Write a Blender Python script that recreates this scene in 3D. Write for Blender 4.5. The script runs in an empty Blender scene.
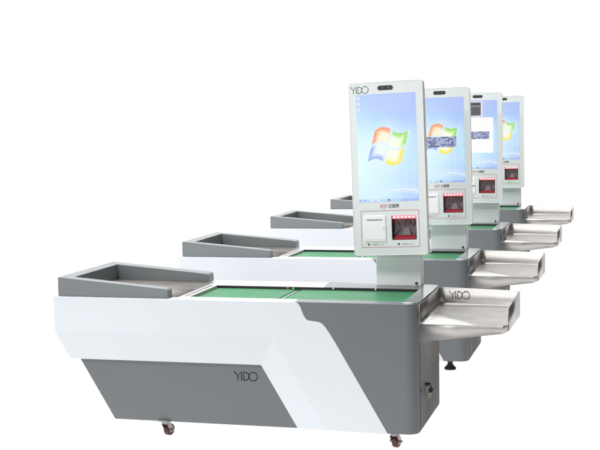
import bpy, bmesh, math, random
import numpy as np
from mathutils import Matrix, Vector
random.seed(4)
PI = math.pi
S = bpy.context.scene
COL = S.collection
ZT = 0.61          # height of the counter top above the floor
W = 0.613          # depth of a counter

# ------------------------------------------------------------------ helpers
class MB:
    """collects faces and links them as one mesh object"""
    def __init__(s): s.v = []; s.f = []; s.m = []; s.mi = 0
    def face(s, pts, flip=False):
        i = len(s.v); s.v += [tuple(p) for p in pts]
        idx = list(range(i, i+len(pts)))
        s.f.append(idx[::-1] if flip else idx); s.m.append(s.mi)
    def box(s, x0, x1, y0, y1, z0, z1):
        c = [(x, y, z) for x in (x0, x1) for y in (y0, y1) for z in (z0, z1)]
        for q in ((0,1,3,2), (4,6,7,5), (0,4,5,1), (2,3,7,6), (0,2,6,4), (1,5,7,3)):
            s.face([c[k] for k in q])
    def loft(s, rings, cap0=True, cap1=True):
        n = len(rings[0])
        for a, b in zip(rings, rings[1:]):
            for k in range(n):
                s.face([a[k], a[(k+1) % n], b[(k+1) % n], b[k]])
        if cap0: s.face(rings[0][::-1])
        if cap1: s.face(rings[-1])
    def prism(s, poly, axis, a0, a1):
        def P(p, a):
            return {'z': (p[0], p[1], a), 'y': (p[0], a, p[1]), 'x': (a, p[0], p[1])}[axis]
        s.loft([[P(p, a0) for p in poly], [P(p, a1) for p in poly]])
    def cyl(s, c, ax, r, h, n=24, r1=None):
        """cylinder or cone frustum centred at c along axis ax"""
        ax = Vector(ax).normalized(); u = ax.orthogonal().normalized(); w = ax.cross(u); c = Vector(c)
        r1 = r if r1 is None else r1
        R = [[tuple(c + ax*(t*h/2) + (u*math.cos(2*PI*k/n) + w*math.sin(2*PI*k/n))*rr) for k in range(n)]
             for t, rr in ((-1, r), (1, r1))]
        s.loft(R)
    def lathe(s, c, ax, prof, n=32):
        ax = Vector(ax).normalized(); u = ax.orthogonal().normalized(); w = ax.cross(u); c = Vector(c)
        s.loft([[tuple(c + ax*t + (u*math.cos(2*PI*k/n) + w*math.sin(2*PI*k/n))*r) for k in range(n)] for t, r in prof])
    def build(s, name, mats, parent=None, bevel=0, weld=True, smooth=35, solid=0, wsel=None, seg=2, loc=None):
        me = bpy.data.meshes.new(name)
        me.from_pydata(s.v, [], s.f)
        if not isinstance(mats, (list, tuple)): mats = [mats]
        for m in mats: me.materials.append(m)
        me.polygons.foreach_set('material_index', s.m)
        bm = bmesh.new(); bm.from_mesh(me)
        if weld: bmesh.ops.remove_doubles(bm, verts=bm.verts, dist=1e-5)
        bmesh.ops.recalc_face_normals(bm, faces=bm.faces) if not solid else None
        if wsel:
            L = bm.edges.layers.float.new('bevel_weight_edge')
            for e in bm.edges:
                if wsel(e): e[L] = 1.0
        for f in bm.faces: f.smooth = True
        for e in bm.edges:
            e.smooth = not (len(e.link_faces) == 2 and e.calc_face_angle(0) > math.radians(smooth))
        bm.to_mesh(me); bm.free()
        o = bpy.data.objects.new(name, me); COL.objects.link(o)
        if parent: o.parent = parent
        if loc: o.location = loc
        if solid:
            md = o.modifiers.new('sheet', 'SOLIDIFY'); md.thickness = solid; md.offset = -1
        if bevel:
            md = o.modifiers.new('edges', 'BEVEL'); md.width = bevel; md.segments = seg
            md.limit_method = 'WEIGHT' if wsel else 'ANGLE'; md.angle_limit = math.radians(35)
            md.harden_normals = False
        return o

def rrect(x0, x1, y0, y1, r, n=8):
    out = []
    for cx, cy, a in ((x1-r, y0+r, -90), (x1-r, y1-r, 0), (x0+r, y1-r, 90), (x0+r, y0+r, 180)):
        for k in range(n+1):
            t = math.radians(a + 90*k/n); out.append((cx + r*math.cos(t), cy + r*math.sin(t)))
    return out

def ribbon(mb, pts, w, y0, y1):
    """a flat stroke of width w in the XZ plane, between y0 and y1"""
    L, Rr = [], []
    for i, p in enumerate(pts):
        a = Vector(pts[max(0, i-1)]); b = Vector(pts[min(len(pts)-1, i+1)])
        d = (b-a).normalized(); n = Vector((-d.y, d.x))*w/2
        L.append((p[0]+n.x, p[1]+n.y)); Rr.append((p[0]-n.x, p[1]-n.y))
    for i in range(len(pts)-1):
        mb.prism([Rr[i], Rr[i+1], L[i+1], L[i]], 'y', y0, y1)

def arc(cx, cy, r, a0, a1, n=18, ry=None):
    ry = r if ry is None else ry
    return [(cx + r*math.cos(math.radians(a0+(a1-a0)*k/n)), cy + ry*math.sin(math.radians(a0+(a1-a0)*k/n))) for k in range(n+1)]

def yido(mb, x, z, h, y0, y1, width=None, weight=1.0):
    """the thin four letter mark; x,z = lower left, h = letter height"""
    k = h; kx = (width/2.66 if width else h)
    T = lambda pts: [(x + a*kx, z + b*k) for a, b in pts]
    sw = h*.105*weight
    ribbon(mb, T([(0, 1), (.26, .72), (.45, .46), (.43, .2), (.38, 0)]), sw, y0, y1)
    ribbon(mb, T([(.70, .94), (.58, .72), (.47, .56)]), sw*.55, y0, y1)
    ribbon(mb, T([(.84, 1), (.84, 0)]), sw*1.1, y0, y1)
    ribbon(mb, T([(1.10, 1), (1.09, 0)]), sw*.9, y0, y1)
    ribbon(mb, T([(1.10, .96)] + [(1.22+.45*math.cos(t), .5+.46*math.sin(t)) for t in np.linspace(PI/2, -PI/2, 16)] + [(1.10, .04)]), sw*.95, y0, y1)
    ribbon(mb, T([(2.14+.48*math.cos(t), .5+.48*math.sin(t)) for t in np.linspace(2.2, 2.2-2*PI*.97, 34)]), sw*.95, y0, y1)

# ------------------------------------------------------------------ materials
def mat(name, col, rough=.5, metal=0, spec=.5, bump=None, var=None, coat=0, emit=None, brushed=None, coat_rough=.05):
    m = bpy.data.materials.new(name); m.use_nodes = True
    N = m.node_tree.nodes; Lk = m.node_tree.links
    b = N['Principled BSDF']
    b.inputs['Base Color'].default_value = (*col, 1); b.inputs['Roughness'].default_value = rough
    b.inputs['Metallic'].default_value = metal; b.inputs['Specular IOR Level'].default_value = spec
    b.inputs['Coat Weight'].default_value = coat; b.inputs['Coat Roughness'].default_value = coat_rough
    tc = N.new('ShaderNodeTexCoord')
    if emit:
        b.inputs['Emission Color'].default_value = (*emit[0], 1); b.inputs['Emission Strength'].default_value = emit[1]
    if var:      # slow variation of colour and gloss: handling marks, uneven coat
        n = N.new('ShaderNodeTexNoise'); n.inputs['Scale'].default_value = var[0]; n.inputs['Detail'].default_value = 6
        Lk.new(tc.outputs['Object'], n.inputs['Vector'])
        r = N.new('ShaderNodeMapRange'); r.inputs[1].default_value = .3; r.inputs[2].default_value = .7
        r.inputs[3].default_value = 1-var[1]; r.inputs[4].default_value = 1+var[1]
        Lk.new(n.outputs['Fac'], r.inputs[0])
        mx = N.new('ShaderNodeMix'); mx.data_type = 'RGBA'; mx.blend_type = 'MULTIPLY'; mx.inputs[0].default_value = 1
        mx.inputs[6].default_value = (*col, 1); Lk.new(r.outputs[0], mx.inputs[7]); Lk.new(mx.outputs[2], b.inputs['Base Color'])
        r2 = N.new('ShaderNodeMapRange'); r2.inputs[1].default_value = .3; r2.inputs[2].default_value = .7
        r2.inputs[3].default_value = rough*.85; r2.inputs[4].default_value = rough*1.2
        Lk.new(n.outputs['Fac'], r2.inputs[0]); Lk.new(r2.outputs[0], b.inputs['Roughness'])
    if bump:
        n = N.new('ShaderNodeTexNoise'); n.inputs['Scale'].default_value = bump[0]; n.inputs['Detail'].default_value = 3
        mp = N.new('ShaderNodeMapping')
        if brushed: mp.inputs['Scale'].default_value = brushed
        Lk.new(tc.outputs['Object'], mp.inputs['Vector']); Lk.new(mp.outputs[0], n.inputs['Vector'])
        bp = N.new('ShaderNodeBump'); bp.inputs['Strength'].default_value = bump[1]; bp.inputs['Distance'].default_value = .001
        Lk.new(n.outputs['Fac'], bp.inputs['Height']); Lk.new(bp.outputs[0], b.inputs['Normal'])
    return m

M = {}
M['white'] = mat('white_powder_coat', (.695, .732, .77), .40, bump=(900, .06), var=(1.3, .018))
M['grey'] = mat('grey_powder_coat', (.158, .171, .179), .5, bump=(1100, .14), var=(2.2, .035), spec=.32)
M['hopper'] = mat('hopper_grey_coat', (.168, .186, .195), .36, bump=(1100, .08), var=(3, .03), spec=.8)
M['door'] = mat('shade_darkened_door_coat', (.062, .061, .055), .5, bump=(1100, .10), var=(3, .05), spec=.18)  # brownish panel coat, darkened further to paint in the shade of the end
M['dark'] = mat('black_plastic', (.012, .012, .013), .5)
M['belt'] = mat('green_conveyor_belt', (.030, .222, .088), .46, bump=(900, .25), var=(6, .10), spec=.3)
def brushed_steel(name, col, rough):
    """rolled sheet: fine grain along x, cloudy handling marks, a few scratches"""
    m = mat(name, col, rough, metal=1); N = m.node_tree.nodes; Lk = m.node_tree.links; b = N['Principled BSDF']
    tc = N.new('ShaderNodeTexCoord')
    def noise(scale, stretch, detail=5):
        mp = N.new('ShaderNodeMapping'); mp.inputs['Scale'].default_value = stretch
        n = N.new('ShaderNodeTexNoise'); n.inputs['Scale'].default_value = scale; n.inputs['Detail'].default_value = detail
        Lk.new(tc.outputs['Object'], mp.inputs[0]); Lk.new(mp.outputs[0], n.inputs['Vector']); return n.outputs['Fac']
    def rng(src, a, b_, c, d):
        r = N.new('ShaderNodeMapRange'); r.inputs[1].default_value = a; r.inputs[2].default_value = b_; r.inputs[3].default_value = c; r.inputs[4].default_value = d
        Lk.new(src, r.inputs[0]); return r.outputs[0]
    def math_(op, x, y):
        n = N.new('ShaderNodeMath'); n.operation = op; Lk.new(x, n.inputs[0]); Lk.new(y, n.inputs[1]); return n.outputs[0]
    cloud = noise(14, (1, 1, 1)); grain = noise(420, (.03, 1, 1), 3); smear = noise(22, (.5, 1.0, .8), 4)
    k = math_('MULTIPLY', rng(cloud, .3, .7, .92, 1.06), rng(grain, .3, .7, .92, 1.07))
    mx = N.new('ShaderNodeMix'); mx.data_type = 'RGBA'; mx.blend_type = 'MULTIPLY'; mx.inputs[0].default_value = 1
    mx.inputs[6].default_value = (*col, 1); Lk.new(k, mx.inputs[7]); Lk.new(mx.outputs[2], b.inputs['Base Color'])
    Lk.new(math_('MULTIPLY', rng(smear, .3, .7, rough*.92, rough*1.10), rng(cloud, .3, .7, .92, 1.08)), b.inputs['Roughness'])
    bp = N.new('ShaderNodeBump'); bp.inputs['Strength'].default_value = .07; bp.inputs['Distance'].default_value = .001
    Lk.new(math_('ADD', grain, smear), bp.inputs['Height']); Lk.new(bp.outputs[0], b.inputs['Normal'])
    return m
M['steel'] = brushed_steel('stainless_steel', (.505, .485, .466), .41)
M['strip'] = mat('polished_steel', (.84, .84, .86), .13, metal=1, bump=(40, .05), brushed=(1, .08, 1), var=(6, .05))
M['ramp'] = mat('brushed_steel_ramp', (.30, .28, .262), .42, metal=1, bump=(55, .12), brushed=(.05, 1, 1), var=(5, .08))
M['case'] = mat('white_terminal_case', (.80, .80, .79), .35, var=(3, .01))
M['side'] = mat('aluminium_terminal_side', (.62, .60, .57), .35, metal=.6)
M['glass'] = mat('pale_front_glass', (.60, .65, .642), .22, coat=.4, spec=.4)
M['post'] = mat('pale_post_coat', (.78, .825, .82), .35, var=(3, .01))
M['rollers'] = mat('worn_roller_strip', (.52, .50, .50), .4, var=(20, .06))
M['etch'] = mat('etched_lettering', (.07, .062, .056), .55)
M['ink'] = mat('black_lettering', (.012, .012, .012), .4)
M['inkg'] = mat('grey_lettering', (.36, .38, .38), .5)
M['red'] = mat('red_printed_line', (.55, .17, .19), .45)
M['redink'] = mat('red_lettering', (.56, .10, .11), .45)
M['printer'] = mat('printer_white_plastic', (.90, .885, .89), .45, bump=(800, .04))
M['scan'] = mat('scanner_smoked_glass', (.105, .088, .092), .35, spec=.3)
M['scan2'] = mat('scanner_mirror', (.125, .106, .110), .4, spec=.4)
M['scanred'] = mat('scanner_red_lens', (.30, .02, .035), .3)
M['led'] = mat('lit_scanner_led', (.9, .5, .3), .3, emit=((1.0, .70, .45), 5))
M['ledred'] = mat('lit_red_diffuser', (.6, .02, .05), .3, emit=((1, .12, .17), 2.0))
M['sensor_red'] = mat('lit_red_sensor', (.6, .02, .05), .3, emit=((1, .08, .12), 1.2))
M['sensor_green'] = mat('lit_green_sensor', (.02, .5, .1), .3, emit=((.05, 1, .25), .7))
M['lens'] = mat('camera_lens_glass', (.05, .035, .03), .25, spec=.4)
M['rubber'] = mat('black_rubber', (.02, .021, .022), .6)
M['tyre'] = mat('dark_red_wheel', (.075, .012, .013), .42)
M['zinc'] = mat('zinc_plated_steel', (.30, .30, .29), .38, metal=1)
M['brass'] = mat('key_metal', (.62, .56, .44), .35, metal=1)

def screen_material():
    m = bpy.data.materials.new('lit_display'); m.use_nodes = True
    N = m.node_tree.nodes; b = N['Principled BSDF']
    b.inputs['Base Color'].default_value = (.01, .01, .012, 1); b.inputs['Roughness'].default_value = .25
    b.inputs['Specular IOR Level'].default_value = .25
    a = N.new('ShaderNodeAttribute'); a.attribute_name = 'picture'
    m.node_tree.links.new(a.outputs['Color'], b.inputs['Emission Color'])
    b.inputs['Emission Strength'].default_value = .95
    return m
M['display'] = screen_material()

# ------------------------------------------------------------------ the picture each screen shows
def lin(c):
    c = np.clip(np.asarray(c, float)/255, 0, 1)
    return np.where(c <= .04045, c/12.92, ((c+.055)/1.055)**2.4)

def sm(a, b, x): t = np.clip((x-a)/(b-a), 0, 1); return t*t*(3-2*t)

def picture(kind, s, t):
    """sRGB of the desktop at s (left to right) and t (top to bottom)"""
    rs = np.random.RandomState(5)
    def mix(a, b, k): return a*(1-k[..., None]) + np.asarray(b, float)*k[..., None]
    c = np.zeros(s.shape+(3,)) + np.array([168, 201, 253.])
    c = mix(c, (184, 226, 255), sm(.05, .45, t))
    c = mix(c, (204, 238, 255), sm(.45, .8, t)*.8)
    g = np.exp(-(((s+.05)/.55)**2 + ((t-.62)/.42)**2)); c = mix(c, (226, 253, 255), g)
    g = np.exp(-(((s-1.05)/.5)**2 + ((t-.02)/.32)**2)); c = mix(c, (178, 188, 252), g*.5)
    g = np.exp(-(((s-1.05)/.4)**2 + ((t-.95)/.22)**2)); c = mix(c, (172, 200, 252), g*.8)
    # soft beams and the broad curved band near the top
    c = mix(c, (222, 240, 255), .22*(.5+.5*np.sin(s*46+3*np.sin(t*2)))*np.exp(-((t-.75)/.25)**2))
    band = .135 + .05*np.sin((s-.15)*4.0)
    c = mix(c, (206, 212, 255), .28*sm(band+.01, band-.02, t)*(1-sm(.85, 1, s)))
    # pale curved trails low on the picture
    for off, st, wd in ((0, .95, .0075), (.022, .35, .012), (-.03, .22, .02)):
        y = .888 + off + .24*(s-.74)**2*np.where(s > .74, 1.35, 1)
        k = np.exp(-((t-y)/(wd*(.35+.65*np.clip(s, 0, 1))))**2)*sm(.12, .62, s)*st
        c = mix(c, (250, 254, 255), k)
    # four pane waving emblem
    X = s*59.4*8.57 + (.7+(t*107-19.7)*.0412)*8.57
    Y = (t*107-19.7-.05*s*59.4)*8.57 + 18
    h = (X-140)/285.; 
    for _ in range(4):
        Y0 = Y + 27*np.sin(2*PI*np.clip(h, -.1, 1.1)); v = (Y0-148)/268.; h = (X-(170-62*v))/282.
    inside = lambda a, b, x, e: sm(a-e, a+e, x)*(1-sm(b-e, b+e, x))
    glow = np.exp(-(((h-.5)/.75)**2 + ((v-.5)/.75)**2)**1.0)
    c = mix(c, (240, 250, 255), .85*np.clip(glow*1.25-.25, 0, 1))
    core = np.exp(-(((h-.47)/.36)**2 + ((v-.5)/.36)**2))
    e = .03
    for (h0, h1, v0, v1, rim, mid) in ((.0, .455, .0, .455, (255, 128, 72), (255, 246, 214)), (.535, 1.0, .0, .455, (128, 222, 62), (252, 255, 232)),
                                       (.0, .455, .545, 1., (134, 160, 238), (240, 250, 255)), (.535, 1., .545, 1., (255, 228, 48), (255, 255, 232))):
        k = inside(h0, h1, h, e)*inside(v0, v1, v, e)
        cc = mix(np.zeros(s.shape+(3,))+np.array(rim, float), mid, 1-sm(.56, 1.08, np.maximum(np.abs(h-.5), np.abs(v-.5))*2))
        c = mix(c, (0, 0, 0), 0*k); c = c*(1-k[..., None]) + cc*k[..., None]
    for (a, b, r) in ((1.02, .03, .035), (1.03, .13, .028), (.97, .44, .03), (.10, .30, .02)):
        c = mix(c, (255, 255, 255), np.exp(-(((h-a)/r)**2 + ((v-b)/r)**2)))
    # desktop icons and bottom bar
    for k in range(3):
        d = np.exp(-(((s-.042)/.022)**4 + ((t-.03-.053*k)/.013)**4)); c = mix(c, (250, 252, 255), d*.85)
        d = np.exp(-(((s-.046)/.03)**4 + ((t-.052-.053*k)/.004)**4)); c = mix(c, (232, 226, 252), d*.7)
    bar = sm(.974, .980, t); c = mix(c, (176, 208, 250), bar*.85)
    for a, col in ((.02, (190, 150, 235)), (.10, (120, 190, 255)), (.22, (250, 252, 255)), (.32, (250, 250, 255)), (.50, (150, 70, 110))):
        d = np.exp(-(((s-a)/.02)**4 + ((t-.985)/.010)**4)); c = mix(c, col, d*.9)
    d = bar*sm(.70, .74, s); nz = .5+.5*np.sin(s*190)*np.sin(t*900+s*60); c = mix(c, (150, 150, 240), d*nz*.9)
    e2 = .004
    box = lambda a, b, x, f=e2: sm(a-f, a+f, x)*(1-sm(b-f, b+f, x))
    def keyboard(c, s0, s1, t0, t1):
        kb = box(s0, s1, s)*box(t0, t1, t)
        c = mix(c, (150, 160, 200), kb)
        rows = 6; r = np.floor((t-t0)/(t1-t0)*rows); fr = (t-t0)/(t1-t0)*rows - r
        q = (s-s0)/(s1-s0)*15 + .37*r; fc = q-np.floor(q)
        hsh = np.modf(np.abs(np.sin(np.floor(q)*12.99+r*78.2)*43758.5))[0]
        key = kb*box(.14, .86, fr, .08)*box(.12, .88, fc, .08)
        c = mix(c, (96, 108, 160), key*.75); c = mix(c, (238, 240, 250), key*(hsh > .5)*.6); c = mix(c, (42, 46, 84), key*(hsh < .22)*.6)
        return mix(c, (70, 72, 98), kb*box(.2, .75, fr, .05)*(r == 5)*box(.25, .5, (s-s0)/(s1-s0), .01))
    if kind == 2: c = keyboard(c, .05, .83, .462, .585)
    if kind == 3:
        k = box(.10, .625, s)*box(.018, .235, t); c = mix(c, (250, 232, 244), k)
        k = box(.13, .585, s)*box(.032, .222, t); c = mix(c, (112, 112, 122), k)
        k = k*box(.32, .56, s); c = mix(c, (84, 85, 94), k); c = mix(c, (140, 142, 150), k*np.exp(-((t-.085)/.012)**2))
        c = mix(c, (60, 60, 68), k*np.exp(-((t-.055)/.012)**2))
        k = box(.04, .90, s)*box(.25, .765, t); c = mix(c, (255, 255, 255), k)
        c = keyboard(c, .05, .80, .455, .565)
    return c

SW, SH = .2705, .477
def screen_mesh(kind, y, u0=-.1372, w1=.2369, nx=180, nz=318):
    gx = np.linspace(0, 1, nx+1); gz = np.linspace(0, 1, nz+1)
    s, t = np.meshgrid(gx, gz)
    col = np.zeros(s.shape+(3,))
    for dx in (-.25, .25):                      # light smoothing of the picture
        for dz in (-.25, .25):
            col += lin(picture(kind, s+dx/nx, t+dz/nz))/4
    V = np.stack([u0+s*SW, np.full_like(s, y), w1-t*SH], -1).reshape(-1, 3)
    i = np.arange((nx+1)*(nz+1)).reshape(nz+1, nx+1)
    F = np.stack([i[1:, :-1], i[1:, 1:], i[:-1, 1:], i[:-1, :-1]], -1).reshape(-1, 4)
    me = bpy.data.meshes.new('screen'); me.from_pydata(V.tolist(), [], F.tolist())
    a = me.color_attributes.new('picture', 'FLOAT_COLOR', 'POINT')
    a.data.foreach_set('color', np.concatenate([col.reshape(-1, 3), np.ones((len(V), 1))], 1).astype(np.float32).ravel())
    me.materials.append(M['display'])
    return me

def text_mesh(body, size, name):
    cu = bpy.data.curves.new(name, 'FONT'); cu.body = body; cu.size = size; cu.extrude = .0002; cu.offset = .00025
    o = bpy.data.objects.new(name, cu); COL.objects.link(o)
    dg = bpy.context.evaluated_depsgraph_get(); dg.update()
    me = bpy.data.meshes.new_from_object(o.evaluated_get(dg))
    bpy.data.objects.remove(o)
    me.transform(Matrix.Rotation(PI/2, 4, 'X'))
    return me

# ------------------------------------------------------------------ one checkout counter
def thing(name, label, cat, group, loc):
    o = bpy.data.objects.new(name, None); COL.objects.link(o); o.location = loc
    o['label'] = label; o['category'] = cat; o['group'] = group; o.empty_display_size = .2
    return o

def Z(z): return z + ZT

def make_counter():
    r = thing('checkout_counter', '', 'checkout counter', 'self checkout counters standing in a row', (0, 0, 0))
    # --- grey carcass behind the white shell
    b = MB()
    def ring(xl, xr, z): return [(xl, .038, Z(z)), (xr, .038, Z(z)), (xr, W-.038, Z(z)), (xl, W-.038, Z(z))]
    b.loft([ring(-1.350, -.30, -.542), ring(-1.512, -.45, -.272), ring(-1.585, -.55, -.153), ring(-1.585, -.55, -.045)])
    body = b.build('body', M['grey'], r)
    m = MB(); yido(m, -.795, Z(-.349), .0385, .0372, .0381, .105, 1.3); m.build('logo', M['ink'], body, weld=False)

    # --- grey end block with rounded corners
    e = MB()
    def eb(xl, z):
        R = .05; o = [(xl, .003)] + [(-R+R*math.sin(t), .003+R-R*math.cos(t)) for t in np.linspace(0, PI/2, 10)]
        o += [(-R+R*math.cos(t), W-.003-R+R*math.sin(t)) for t in np.linspace(0, PI/2, 10)] + [(xl, W-.003)]
        return [(x, y, Z(z)) for x, y in o]
    e.loft([eb(-.30, -.537), eb(-.50, -.22), eb(-.53, -.03)], cap1=True)
    R = .05
    cpoly = [(-.515, .003)] + [(-R+R*math.sin(t), .003+R-R*math.cos(t)) for t in np.linspace(0, PI/2, 10)]
    cpoly += [(-R+R*math.cos(t), W-.003-R+R*math.sin(t)) for t in np.linspace(0, PI/2, 10)]
    cpoly += [(-.515, W-.003), (-.515, W-.0455), (-.5150, W-.0457), (-.4990, .45), (-.064, .45), (-.064, .08), (-.515, .08)]
    e.prism(cpoly, 'z', Z(-.0299), Z(0)); e.m[-1] = 1
    blk = e.build('end_block', [M['grey'], M['hopper']], r, bevel=.004, wsel=lambda ed: all(v.co.z > Z(-.001) for v in ed.verts) and (sum(v.co.y for v in ed.verts) < .12 or sum(v.co.x for v in ed.verts) > -.09), seg=3)

    # --- white shell: folded front, same at the back, left end, top lips
    s = MB()
    a, b_, c, d, ee, f = (-1.611, 0), (-1.609, -.153), (-1.553, -.279), (-.672, -.277), (-.516, -.541), (-.124, -.538)
    k, mm = (-.61, -.154), (-.387, -.536)
    right = [(-.336, -.172), (-.347, -.154), (-.372, -.115), (-.385, -.098), (-.396, -.0875), (-.410, -.081), (-.438, -.078), (-.452, -.0765),
             (-.463, -.071), (-.472, -.058), (-.480, -.038), (-.487, -.020), (-.494, -.009), (-.504, -.002), (-.517, 0)]
    low = {c, d, ee}
    def slab(Y):
        P = lambda p: (p[0], Y(.028 if p in low else 0.0), Z(p[1]))
        B = lambda p: (p[0], Y(.046), Z(p[1]))
        s.face([P(p) for p in [a, b_, k, mm, f]+right]); s.face([P(p) for p in [b_, c, d, k]]); s.face([P(p) for p in [k, d, ee, mm]])
        loop = [a, b_, c, d, ee, mm, f]+right
        for p, q in zip(loop, loop[1:]+loop[:1]): s.face([P(p), P(q), B(q), B(p)])
        s.face([B(p) for p in loop][::-1])
    slab(lambda y: y); slab(lambda y: W-y)
    s.prism([(p[0], Z(p[1])) for p in (a, b_, c, (-1.523, -.279), (-1.587, -.150), (-1.587, 0))], 'y', .0462, W-.0462)
    s.box(-1.5868, -.517, .0462, .080, Z(-.03), Z(0)); s.prism([(-1.5868, .45), (-.4997, .45), (-.5157, W-.0464), (-1.5868, W-.0464)], 'z', Z(-.03), Z(0))
    sh = s.build('white_shell', M['white'], r, bevel=.0022, smooth=3,
                 wsel=lambda ed: all(v.co.y < .030 for v in ed.verts) and ed.calc_face_angle(0) > .9, seg=2)

    # --- inside of the belt slot: deck, black strip in front of the rail, sensors
    q = MB(); q.box(-1.05, -.0645, .0802, .4498, Z(-.0298), Z(-.024)); q.box(-1.05, -.0645, .4455, .4498, Z(-.024), Z(-.0015))
    slot = q.build('belt_slot', M['dark'], r)
    q = MB(); q.box(-.672, -.664, .444, .4455, Z(-.008), Z(-.003)); q.build('indicator', M['sensor_red'], slot)
    q = MB(); q.box(-.645, -.637, .444, .4455, Z(-.009), Z(-.004)); q.build('indicator', M['sensor_green'], slot)
    for x in (-.455, -.262):
        q = MB(); q.cyl((x, .4435, Z(-.004)), (0, 1, 0), .004, .004, 12); q.build('peg', M['printer'], slot)
    for x0, x1 in ((-1.0025, -.626), (-.606, -.0655)):
        q = MB(); prof = []
        R2 = .009
        prof += [(x0+R2-R2*math.sin(t), -.0205+R2*math.cos(t)-.0) for t in np.linspace(PI/2, 0, 6)]
        prof += [(x1-R2+R2*math.sin(t), -.0205+R2*math.cos(t)) for t in np.linspace(0, PI/2, 6)]
        q.prism([(x, Z(z)) for x, z in prof], 'y', .0815, .437)
        q.build('conveyor_belt', M['belt'], r)
    q = MB(); q.box(-.6055-.006, -.6065, .0815, .437, Z(-.018), Z(-.010));
    q.build('belt_gap_bar', M['strip'], r)

    # --- loading hopper: sloping grey walls round a steel ramp
    hp = MB()
    xs = [-1.590, -1.536, -1.40, -1.25, -1.12, -1.092, -1.087, -1.0825, -1.079, -1.0775]
    zt = lambda x: .084 - (x+1.59)*(.043/.505)
    hs = [zt(x) for x in xs[:6]] + [.0405, .0385, .0345, .0290]
    ysn = [.010, .064, .532, .606]
    filled = lambda i, j: (i == 0) or j in (0, 2)
    for i in range(len(xs)-1):
        for j in range(3):
            if not filled(i, j): continue
            x0, x1, y0, y1 = xs[i], xs[i+1], ysn[j], ysn[j+1]; h0, h1 = Z(hs[i]), Z(hs[i+1]); B = Z(.0015)
            hp.face([(x0, y0, h0), (x1, y0, h1), (x1, y1, h1), (x0, y1, h0)])
            hp.face([(x0, y0, B), (x0, y1, B), (x1, y1, B), (x1, y0, B)])
            if j == 0 or not filled(i, j-1): hp.face([(x0, y0, B), (x1, y0, B), (x1, y0, h1), (x0, y0, h0)])
            if j == 2 or not filled(i, j+1): hp.face([(x0, y1, B), (x0, y1, h0), (x1, y1, h1), (x1, y1, B)])
            if i == 0: hp.face([(x0, y0, B), (x0, y0, h0), (x0, y1, h0), (x0, y1, B)])
            if i == len(xs)-2 or not filled(i+1, j): hp.face([(x1, y0, B), (x1, y1, B), (x1, y1, h1), (x1, y0, h1)])
    hop = hp.build('hopper', M['hopper'], r, bevel=.0035, seg=3,
                   wsel=lambda ed: len(ed.link_faces) == 2 and ed.calc_face_angle(0) > .9 and not all(v.co.z < Z(.003) for v in ed.verts))
    q = MB()
    q.face([(-1.540, .062, Z(.010)), (-1.050, .062, Z(.002)), (-1.050, .534, Z(.002)), (-1.540, .534, Z(.010))])
    q.build('ramp', M['ramp'], r, solid=.0015, weld=False)
    q = MB(); q.box(-1.054, -1.0035, .0815, .448, Z(-.022), Z(.0005)); rs = q.build('roller_strip', M['rollers'], r, bevel=.002)
    q = MB()
    for i in range(16): q.cyl((-1.026, .098+i*.0222, Z(.0010)), (0, 0, 1), .005, .003, 12)
    q.build('roller_ball', M['zinc'], rs)['kind'] = 'stuff'

    # --- steel strip on the outlet end
    q = MB()
    o = [(-.063, .030), (-.022, .030), (-.008, .040), (.001, .058), (.001, W-.058), (-.006, W-.046), (-.02, W-.040), (-.063, W-.040)]
    q.prism(o, 'z', Z(.0004), Z(.0035))
    q.build('outlet_strip', M['strip'], r, bevel=.001)

    # --- steel tray hung on the outlet end
    t = MB()
    zf = -.084
    path = [(.004, .030), (.004, .30), (.004, .520)]
    path += [(.034-.030*math.cos(th), .520+.036*math.sin(th)) for th in np.linspace(.15, PI/2, 8)]
    path += [(.18, .556), (.346, .556)] + [(.346+.014*math.sin(th), .542+.014*math.cos(th)) for th in np.linspace(.2, PI/2, 6)]
    path += [(.360, .30), (.360, .070)]
    def rfold(i):
        x, y = path[i]
        return .022 if x < .02 else (.014 if x < .1 else (.010 if x < .345 else .006))
    def inward(i, dist):
        a_ = Vector(path[max(0, i-1)]); b2 = Vector(path[min(len(path)-1, i+1)]); dd = (b2-a_).normalized()
        n = Vector((dd.y, -dd.x)); return (path[i][0]+n.x*dist, path[i][1]+n.y*dist)
    ztop = lambda x: Z(-.003 - .010*x/.36)
    rows = [[(*path[i], ztop(path[i][0])) for i in range(len(path))], [(*path[i], Z(zf+rfold(i))) for i in range(len(path))]]
    for th in np.linspace(.25, PI/2, 7):
        rows.append([(*inward(i, rfold(i)*(1-math.cos(th))), Z(zf+rfold(i)*(1-math.sin(th)))) for i in range(len(path))])
    for A, Bq in zip(rows, rows[1:]):
        for i in range(len(path)-1): t.face([A[i], A[i+1], Bq[i+1], Bq[i]])
    t.face([*rows[-1], (.352, .050, Z(zf)), (.342, .031, Z(zf)), (.18, .030, Z(zf))])
    # folded skirts under the front and the right side, flush with the walls above
    sk = [(.004, .030), (.15, .030), (.342, .031), (.352, .050), (.360, .070), (.360, .30), (.360, .545)]
    zb = [-.156, -.139, -.114, -.111, -.109, -.113, -.122]
    prof = []
    for (x, y), z in zip(sk, zb):
        f_ = .0025 if x < .35 else 0
        prof.append([(x, y, Z(zf)), (x, y-f_*.7, Z(zf-.001)), (x, y-f_, Z(zf-.004)), (x, y-f_, Z(z))])
    for A, Bq in zip(prof, prof[1:]):
        for k_ in range(3): t.face([A[k_], A[k_+1], Bq[k_+1], Bq[k_]])
    t.face([(.3628, .072, Z(-.1085)), (.3628, .548, Z(-.122)), (.3628, .548, ztop(.36)), (.3628, .072, ztop(.36))])
    tray = t.build('tray', M['steel'], r, solid=.0022, smooth=40)
    m = MB(); yido(m, .049, Z(-.0555), .036, .5518, .5532, .093, .62); m.build('logo', M['etch'], tray, weld=False)

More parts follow.
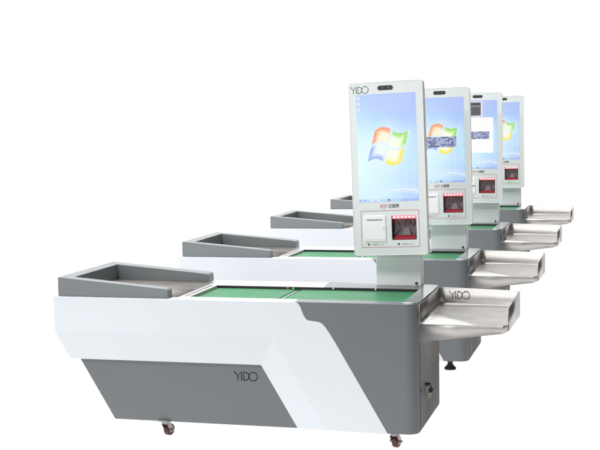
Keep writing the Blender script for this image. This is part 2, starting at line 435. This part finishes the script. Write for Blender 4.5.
    q = MB(); q.prism([(.056, Z(-.150)), (W-.056, Z(-.150)), (W-.056, Z(-.531)), (.056, Z(-.531))], 'x', -.002, .0022)
    q.build('shaded_end_door', M['door'], r, bevel=.0012)  # separate end panel; its dark colour also carries the shade of this side
    # --- lock with keys on the end face
    l = MB(); l.lathe((0, .205, Z(-.369)), (1, 0, 0), [(.0020, .010), (.005, .010), (.006, .0065), (.019, .006), (.021, .005)], 24)
    lk = l.build('lock', M['ink'], r)
    l = MB(); l.cyl((.004, .068, Z(-.366)), (1, 0, 0), .005, .004, 16); l.build('screw', M['ink'], r)
    l = MB(); l.prism([(.0150, Z(-.385)), (.026, Z(-.383)), (.031, Z(-.392)), (.026, Z(-.404)), (.014, Z(-.406)), (.010, Z(-.396))], 'y', .208, .213)
    l.cyl((.021, .2105, Z(-.378)), (0, 1, 0), .004, .003, 12); l.build('key_head', M['ink'], lk, bevel=.001)
    l = MB(); l.prism([(.013, Z(-.4064)), (.021, Z(-.4055)), (.0175, Z(-.425)), (.014, Z(-.430)), (.009, Z(-.426))], 'y', .209, .212); l.build('key_blade', M['brass'], lk)

    # --- post carrying the terminal
    p = MB(); p.prism(rrect(-.2825, -.0735, .554, W-.002, .008, 4), 'z', Z(.0005), Z(.46))
    post = p.build('post', M['post'], r)
    p = MB(); p.cyl((-.097, .5515, Z(.0115)), (0, 1, 0), .0062, .005, 16); p.build('screw', M['ink'], post)

    # --- terminal
    u0, u1, w0, w1 = -.1694, .1672, -.479, .2916
    h = MB()
    outer = rrect(u0, u1, w0, w1, .017); back = rrect(u0+.006, u1-.006, w0+.006, w1-.006, .013)
    inn = rrect(u0+.0032, u1-.0032, w0+.0032, w1-.0032, .014)
    L3 = lambda poly, y: [(x, y, z) for x, z in poly]
    h.loft([L3(inn, .004), L3(inn, .0), L3(rrect(u0+.0012, u1-.0012, w0+.0012, w1-.0012, .016), -.0006), L3(outer, .0012), L3(outer, .012)], cap0=False, cap1=False)
    h.mi = 1
    h.loft([L3(outer, .012), L3(outer, .040), L3(back, .048)], cap0=False)
    h.box(-.09, .085, .0482, .075, -.30, -.05)
    term = h.build('terminal', [M['case'], M['side']], r)
    # glass front with a window cut for the scanner
    hole = rrect(.0062, .1182, -.4112, -.3024, .003, 3)
    bm = bmesh.new(); es = []
    for poly in (inn, hole):
        vs = [bm.verts.new((x, .0008, z)) for x, z in poly]
        es += [bm.edges.new((vs[i], vs[(i+1) % len(vs)])) for i in range(len(vs))]
    bmesh.ops.triangle_fill(bm, use_beauty=True, use_dissolve=False, edges=es, normal=(0, -1, 0))
    for fc in bm.faces:
        if fc.normal.y > 0: fc.normal_flip()
    me = bpy.data.meshes.new('front_glass'); bm.to_mesh(me); bm.free(); me.materials.append(M['glass'])
    go = bpy.data.objects.new('front_glass', me); COL.objects.link(go); go.parent = term
    sc = bpy.data.objects.new('screen', screen_mesh(1, .0002)); COL.objects.link(sc); sc.parent = term
    # camera bar
    q = MB(); q.prism(rrect(-.0365, .0330, .2530, .2728, .0098), 'y', -.0006, .0006)
    q.mi = 1
    for x, rr in ((-.013, .0045), (.014, .006), (-.028, .0025), (.027, .0025)): q.cyl((x, -.0008, .263), (0, 1, 0), rr, .001, 20)
    q.build('camera_bar', [M['dark'], M['lens']], term)
    # logo, printed line, product lettering
    q = MB(); yido(q, -.1607, .2425, .0315, .0, .0006, .083, .8); q.build('logo', M['ink'], term, weld=False)
    q = MB(); A = rrect(-.1335, .1316, -.4432, -.2788, .006, 5); Bq = rrect(-.1312, .1293, -.4409, -.2811, .005, 5)
    for i in range(len(A)):
        j = (i+1) % len(A); q.face([(A[i][0], .0003, A[i][1]), (A[j][0], .0003, A[j][1]), (Bq[j][0], .0003, Bq[j][1]), (Bq[i][0], .0003, Bq[i][1])])
    q.build('printed_frame', M['red'], term)
    for body_, x, mt, sz in (('XJ', -.0455, 'redink', .0205), ('T 达服屏', -.0195, 'ink', .0185)):
        me = text_mesh(body_, sz, 'lettering'); me.materials.clear(); me.materials.append(M[mt])
        o = bpy.data.objects.new('lettering', me); COL.objects.link(o); o.parent = term; o.location = (x, .0003, -.2665)
        xs_ = [v.co.x for v in me.vertices]; target = .0235 if mt == 'redink' else .062
        me.transform(Matrix.Diagonal((target/(max(xs_)-min(xs_)), 1, 1, 1)))
    for x in (-.1052, .0318):
        q = MB(); q.box(x, x+.008, -.0001, .0006, -.4335, -.4265); q.prism([(x+.0015, -.4265), (x+.0065, -.4265), (x+.004, -.4235)], 'y', -.0001, .0006)
        q.build('icon', M['ink'], term)
        q = MB(); xx = x+.014; rnd = random.Random(3)
        while xx < x+.072:
            wd = rnd.choice((.0022, .003, .0042)); zz = -.4300
            q.box(xx, xx+.0007, 0, .0006, zz-.003, zz+.003); q.box(xx+.0008, xx+wd, 0, .0006, zz+rnd.choice((-.003, .0, .0022)), zz+rnd.choice((.0008, .003, .0028)))
            xx += wd+.0013+(.004 if rnd.random() < .15 else 0)
        q.build('small_print', M['inkg'], term)
    # receipt printer door
    q = MB(); q.prism(rrect(-.1205, -.0182, -.4195, -.2990, .004, 4), 'y', -.0012, .0006)
    q.prism(rrect(-.1175, -.0205, -.4085, -.3020, .003, 4), 'y', -.0042, -.0013)
    pr = q.build('receipt_printer', M['printer'], term, bevel=.0008)
    q = MB(); q.prism(rrect(-.1075, -.0325, -.3225, -.3172, .0022, 4), 'y', -.0048, -.0040); q.mi = 1
    q.prism(rrect(-.1000, -.0400, -.3204, -.3190, .0006, 2), 'y', -.0051, -.0046)
    q.mi = 2
    q.lathe((-.0292, -.0044, -.3581), (0, 1, 0), [(-.0006, .0085), (.0006, .0085), (.0006, .0068), (-.0006, .0068)], 28)
    q.box(-.1175, -.0205, -.0040, -.0016, -.4150, -.4098)
    q.build('printer_slot', [M['inkg'], M['dark'], M['inkg'] if 0 else M['printer']], term)
    # scanner set back in its window
    q = MB(); x0, x1, z0, z1, D = .0062, .1182, -.4112, -.3024, .034
    q.mi = 0
    q.face([(x0, .0008, z0), (x0, D, z0+.016), (x0, D, z1), (x0, .0008, z1)]); q.face([(x1, .0008, z0), (x1, .0008, z1), (x1, D, z1), (x1, D, z0+.016)])
    q.face([(x0, .0008, z1), (x0, D, z1), (x1, D, z1), (x1, .0008, z1)]); q.face([(x0, D, z0+.016), (x1, D, z0+.016), (x1, D, z1), (x0, D, z1)])
    q.face([(x0, .0008, z0), (x1, .0008, z0), (x1, D, z0+.016), (x0, D, z0+.016)])
    q.mi = 2; q.face([(x0+.007, .003, z0+.0025), (x1-.007, .003, z0+.0025), (x1-.015, .026, z0+.0205), (x0+.015, .026, z0+.0205)])
    q.mi = 1      # mirrors at the back of the window, tilted different ways
    cx = (x0+x1)/2
    zz = lambda f: z0 + .016 + f*(z1-z0-.016)
    P = lambda fx, fz, dy: (x0 + fx*(x1-x0), D-.001-dy, zz(fz))
    q.face([P(.06, .05, .012), P(.33, .36, .002), P(.14, .80, .010)]); q.face([P(.30, .80, .012), P(.42, .42, .002), P(.56, .80, .012)])
    q.face([P(.36, .04, .014), P(.74, .04, .014), P(.64, .40, .003), P(.46, .40, .003)]); q.face([P(.76, .78, .012), P(.80, .42, .003), P(.96, .78, .010)])
    q.face([P(.74, .34, .004), P(.94, .06, .012), P(.96, .50, .009)]); q.face([P(.44, .52, .002), P(.74, .52, .002), P(.66, .76, .010), P(.58, .76, .010)])
    q.mi = 3      # lit row along the top of the window
    q.box(x0+.003, x1-.003, .004, .014, z1-.0145, z1-.0005)
    q.mi = 4
    for i in range(6): q.cyl((x0+.0135+i*.0170, .0035, z1-.0075), (0, 1, 0), .0034, .003, 24)
    q.build('scanner', [M['scan'], M['scan2'], M['scanred'], M['ledred'], M['led']], term, weld=False)
    return r, term

def caster(root, x, y, rz, inv=False):
    c = MB(); c.box(-.028, .028, -.026, .026, .0660, .0755); c.cyl((0, 0, .059), (0, 0, 1), .018, .009, 24)
    for sx in (-1, 1):
        c.prism([(-.015, .056), (.012, .056), (.028, .031), (.020, .019), (.010, .021), (-.006, .042)], 'x', sx*.0165-.0012, sx*.0165+.0012)
    c.cyl((0, .018, .0265), (1, 0, 0), .0045, .046, 16); c.cyl((-.025, .018, .0265), (1, 0, 0), .0075, .006, 6); c.cyl((.024, .018, .0265), (1, 0, 0), .0065, .004, 6)
    c.prism([(-.004, .050), (.022, .044), (.034, .034), (.030, .030), (.018, .039), (-.004, .046)], 'x', -.024, -.018)
    o = c.build('caster', M['zinc'], root, bevel=.0008); o.location = (x, y, 0); o.rotation_euler = (0, 0, rz)
    w = MB(); w.lathe((0, .018, .0265), (1, 0, 0), [(-.0125, .012), (-.0125, .0225), (-.009, .0258), (0, .0265), (.009, .0258), (.0125, .0225), (.0125, .012)], 40)
    w.build('wheel', M['tyre'], o)
    w = MB(); w.cyl((0, .018, .0265), (1, 0, 0), .0125, .0275, 24); w.build('hub', M['zinc'], o, bevel=.001)

def foot(root, x, y):
    f = MB(); f.lathe((x, y, 0), (0, 0, 1), [(0, .031), (.007, .033), (.011, .030), (.019, .022), (.028, .016), (.036, .013), (.044, .018), (.052, .021), (.056, .021), (.058, .012), (.0755, .012)], 32)
    f.build('levelling_foot', M['rubber'], root)

def copy_tree(o, parent=None, skip=()):
    c = o.copy(); COL.objects.link(c); c.parent = parent
    for ch in list(o.children):
        if ch.name.split('.')[0] not in skip: copy_tree(ch, c, skip)
    return c

def child(root, kind):
    for ch in root.children:
        if ch.name.split('.')[0] == kind: return ch

def pose_terminal(term, yaw, rol, pitch=-.042):
    m = Matrix.Rotation(yaw, 4, 'Z') @ Matrix.Rotation(pitch, 4, 'X') @ Matrix.Rotation(rol, 4, 'Y')
    term.matrix_local = Matrix.Translation((-.2102, W-.12, Z(.6236))) @ m

one, term = make_counter()
two = copy_tree(one)
for part in ('tray', 'terminal'):                      # only the nearest counter is lettered here
    for ch in list(child(two, part).children):
        if ch.name.startswith('logo'): bpy.data.objects.remove(ch)
for x, y in ((-.115, .15), (-.115, W-.15), (-1.12, .15), (-1.12, W-.15)): foot(two, x, y)
three = copy_tree(two); four = copy_tree(two)
for x, y, rz in ((-.105, .050, -.18), (-1.115, .050, -.32), (-.105, W-.09, .5), (-1.115, W-.09, -.3)): caster(one, x, y, rz)
rows = ((one, 0, 0, -.040, -.0341, 1, 'nearest checkout counter, on dark red caster wheels, thin lettering on its steel tray'),
        (two, -.0015, 1.5328, .0155, -.0212, 2, 'second checkout counter from the front, keyboard strip across the colourful emblem on its screen'),
        (three, -.0107, 3.2712, .0088, -.0010, 3, 'third checkout counter, a white window and a small dark picture open on its screen'),
        (four, -.0174, 5.0266, .0123, -.0106, 1, 'rearmost and smallest looking checkout counter, bare blue desktop and emblem on its screen'))
for root, x, y, yaw, rol, kind, label in rows:
    root.location = (x, y, 0); root['label'] = label
    tm = child(root, 'terminal'); pose_terminal(tm, yaw, rol)
    if kind != 1: child(tm, 'screen').data = screen_mesh(kind, .0002)

# ------------------------------------------------------------------ white studio: added translucent floor, lit from below to cancel contact shadows, white backdrop behind
def studio():
    m = bpy.data.materials.new('translucent_white_acrylic'); m.use_nodes = True
    N = m.node_tree.nodes; Lk = m.node_tree.links; N.clear()
    out = N.new('ShaderNodeOutputMaterial'); ad = N.new('ShaderNodeAddShader')
    tr = N.new('ShaderNodeBsdfTranslucent'); df = N.new('ShaderNodeBsdfDiffuse')
    tr.inputs[0].default_value = (.64, .64, .64, 1); df.inputs[0].default_value = (.14, .14, .14, 1)
    Lk.new(tr.outputs[0], ad.inputs[0]); Lk.new(df.outputs[0], ad.inputs[1]); Lk.new(ad.outputs[0], out.inputs[0])
    q = MB(); q.face([(-12, -9, 0), (3.4, -9, 0), (3.4, 9.6, 0), (-12, 9.6, 0)])
    o = q.build('floor', m); o['kind'] = 'structure'
    yb, R = 10.5, 2.5
    prof = [(yb-R, .006)] + [(yb-R+R*math.sin(t), R-R*math.cos(t)+.006) for t in np.linspace(.06, PI/2, 18)] + [(yb, 7)]
    q = MB()
    for (y0, z0), (y1, z1) in zip(prof, prof[1:]): q.face([(-12, y0, z0), (3.4, y0, z0), (3.4, y1, z1), (-12, y1, z1)])
    o = q.build('backdrop', mat('white_backdrop', (.86, .86, .86), .9, spec=.1), None, smooth=60); o['kind'] = 'structure'
studio()

# ------------------------------------------------------------------ lamps
def area(name, loc, target, sx, sy, power, col=(1, 1, 1)):
    l = bpy.data.lights.new(name, 'AREA'); l.shape = 'RECTANGLE'; l.size = sx; l.size_y = sy; l.energy = power; l.color = col
    o = bpy.data.objects.new(name, l); COL.objects.link(o); o.location = loc
    o.rotation_euler = (Vector(target)-Vector(loc)).to_track_quat('-Z', 'Y').to_euler()
    return o
area('overhead_softbox', (-3.6, 2.2, 5.2), (-3.0, 2.2, 0), 8, 11, 800)
area('key_softbox', (-2.2, -3.2, 5.2), (-.5, .6, .6), 1.6, 1.2, 178)
area('front_softbox', (-3.0, -7.0, 1.6), (-.6, 1, .6), 4.5, 2.4, 160)
area('backdrop_softbox', (-4.5, 6.0, 5.0), (-4.5, 10.5, 2.2), 13, 1.5, 560)
area('underfloor_fill', (-5.0, 4.4, -.4), (-5.0, 4.4, 0), 14, 12.2, 945)  # added unseen lamp beneath the floor, washes out contact shadows

w = bpy.data.worlds.new('World'); S.world = w; w.use_nodes = True
w.node_tree.nodes['Background'].inputs[0].default_value = (1, 1, 1, 1); w.node_tree.nodes['Background'].inputs[1].default_value = .06

# ------------------------------------------------------------------ camera
cd = bpy.data.cameras.new('camera'); cam = bpy.data.objects.new('camera', cd); COL.objects.link(cam)
cd.sensor_width = 36; cd.lens = 36*1230.4774/600; cd.clip_end = 100
cam.location = (.8592, -4.8644, Z(.7591)); cam.rotation_euler = (1.4841, .0177, .2675)
S.camera = cam
S.view_settings.view_transform = 'Standard'; S.view_settings.look = 'None'; S.view_settings.exposure = 0; S.view_settings.gamma = 1
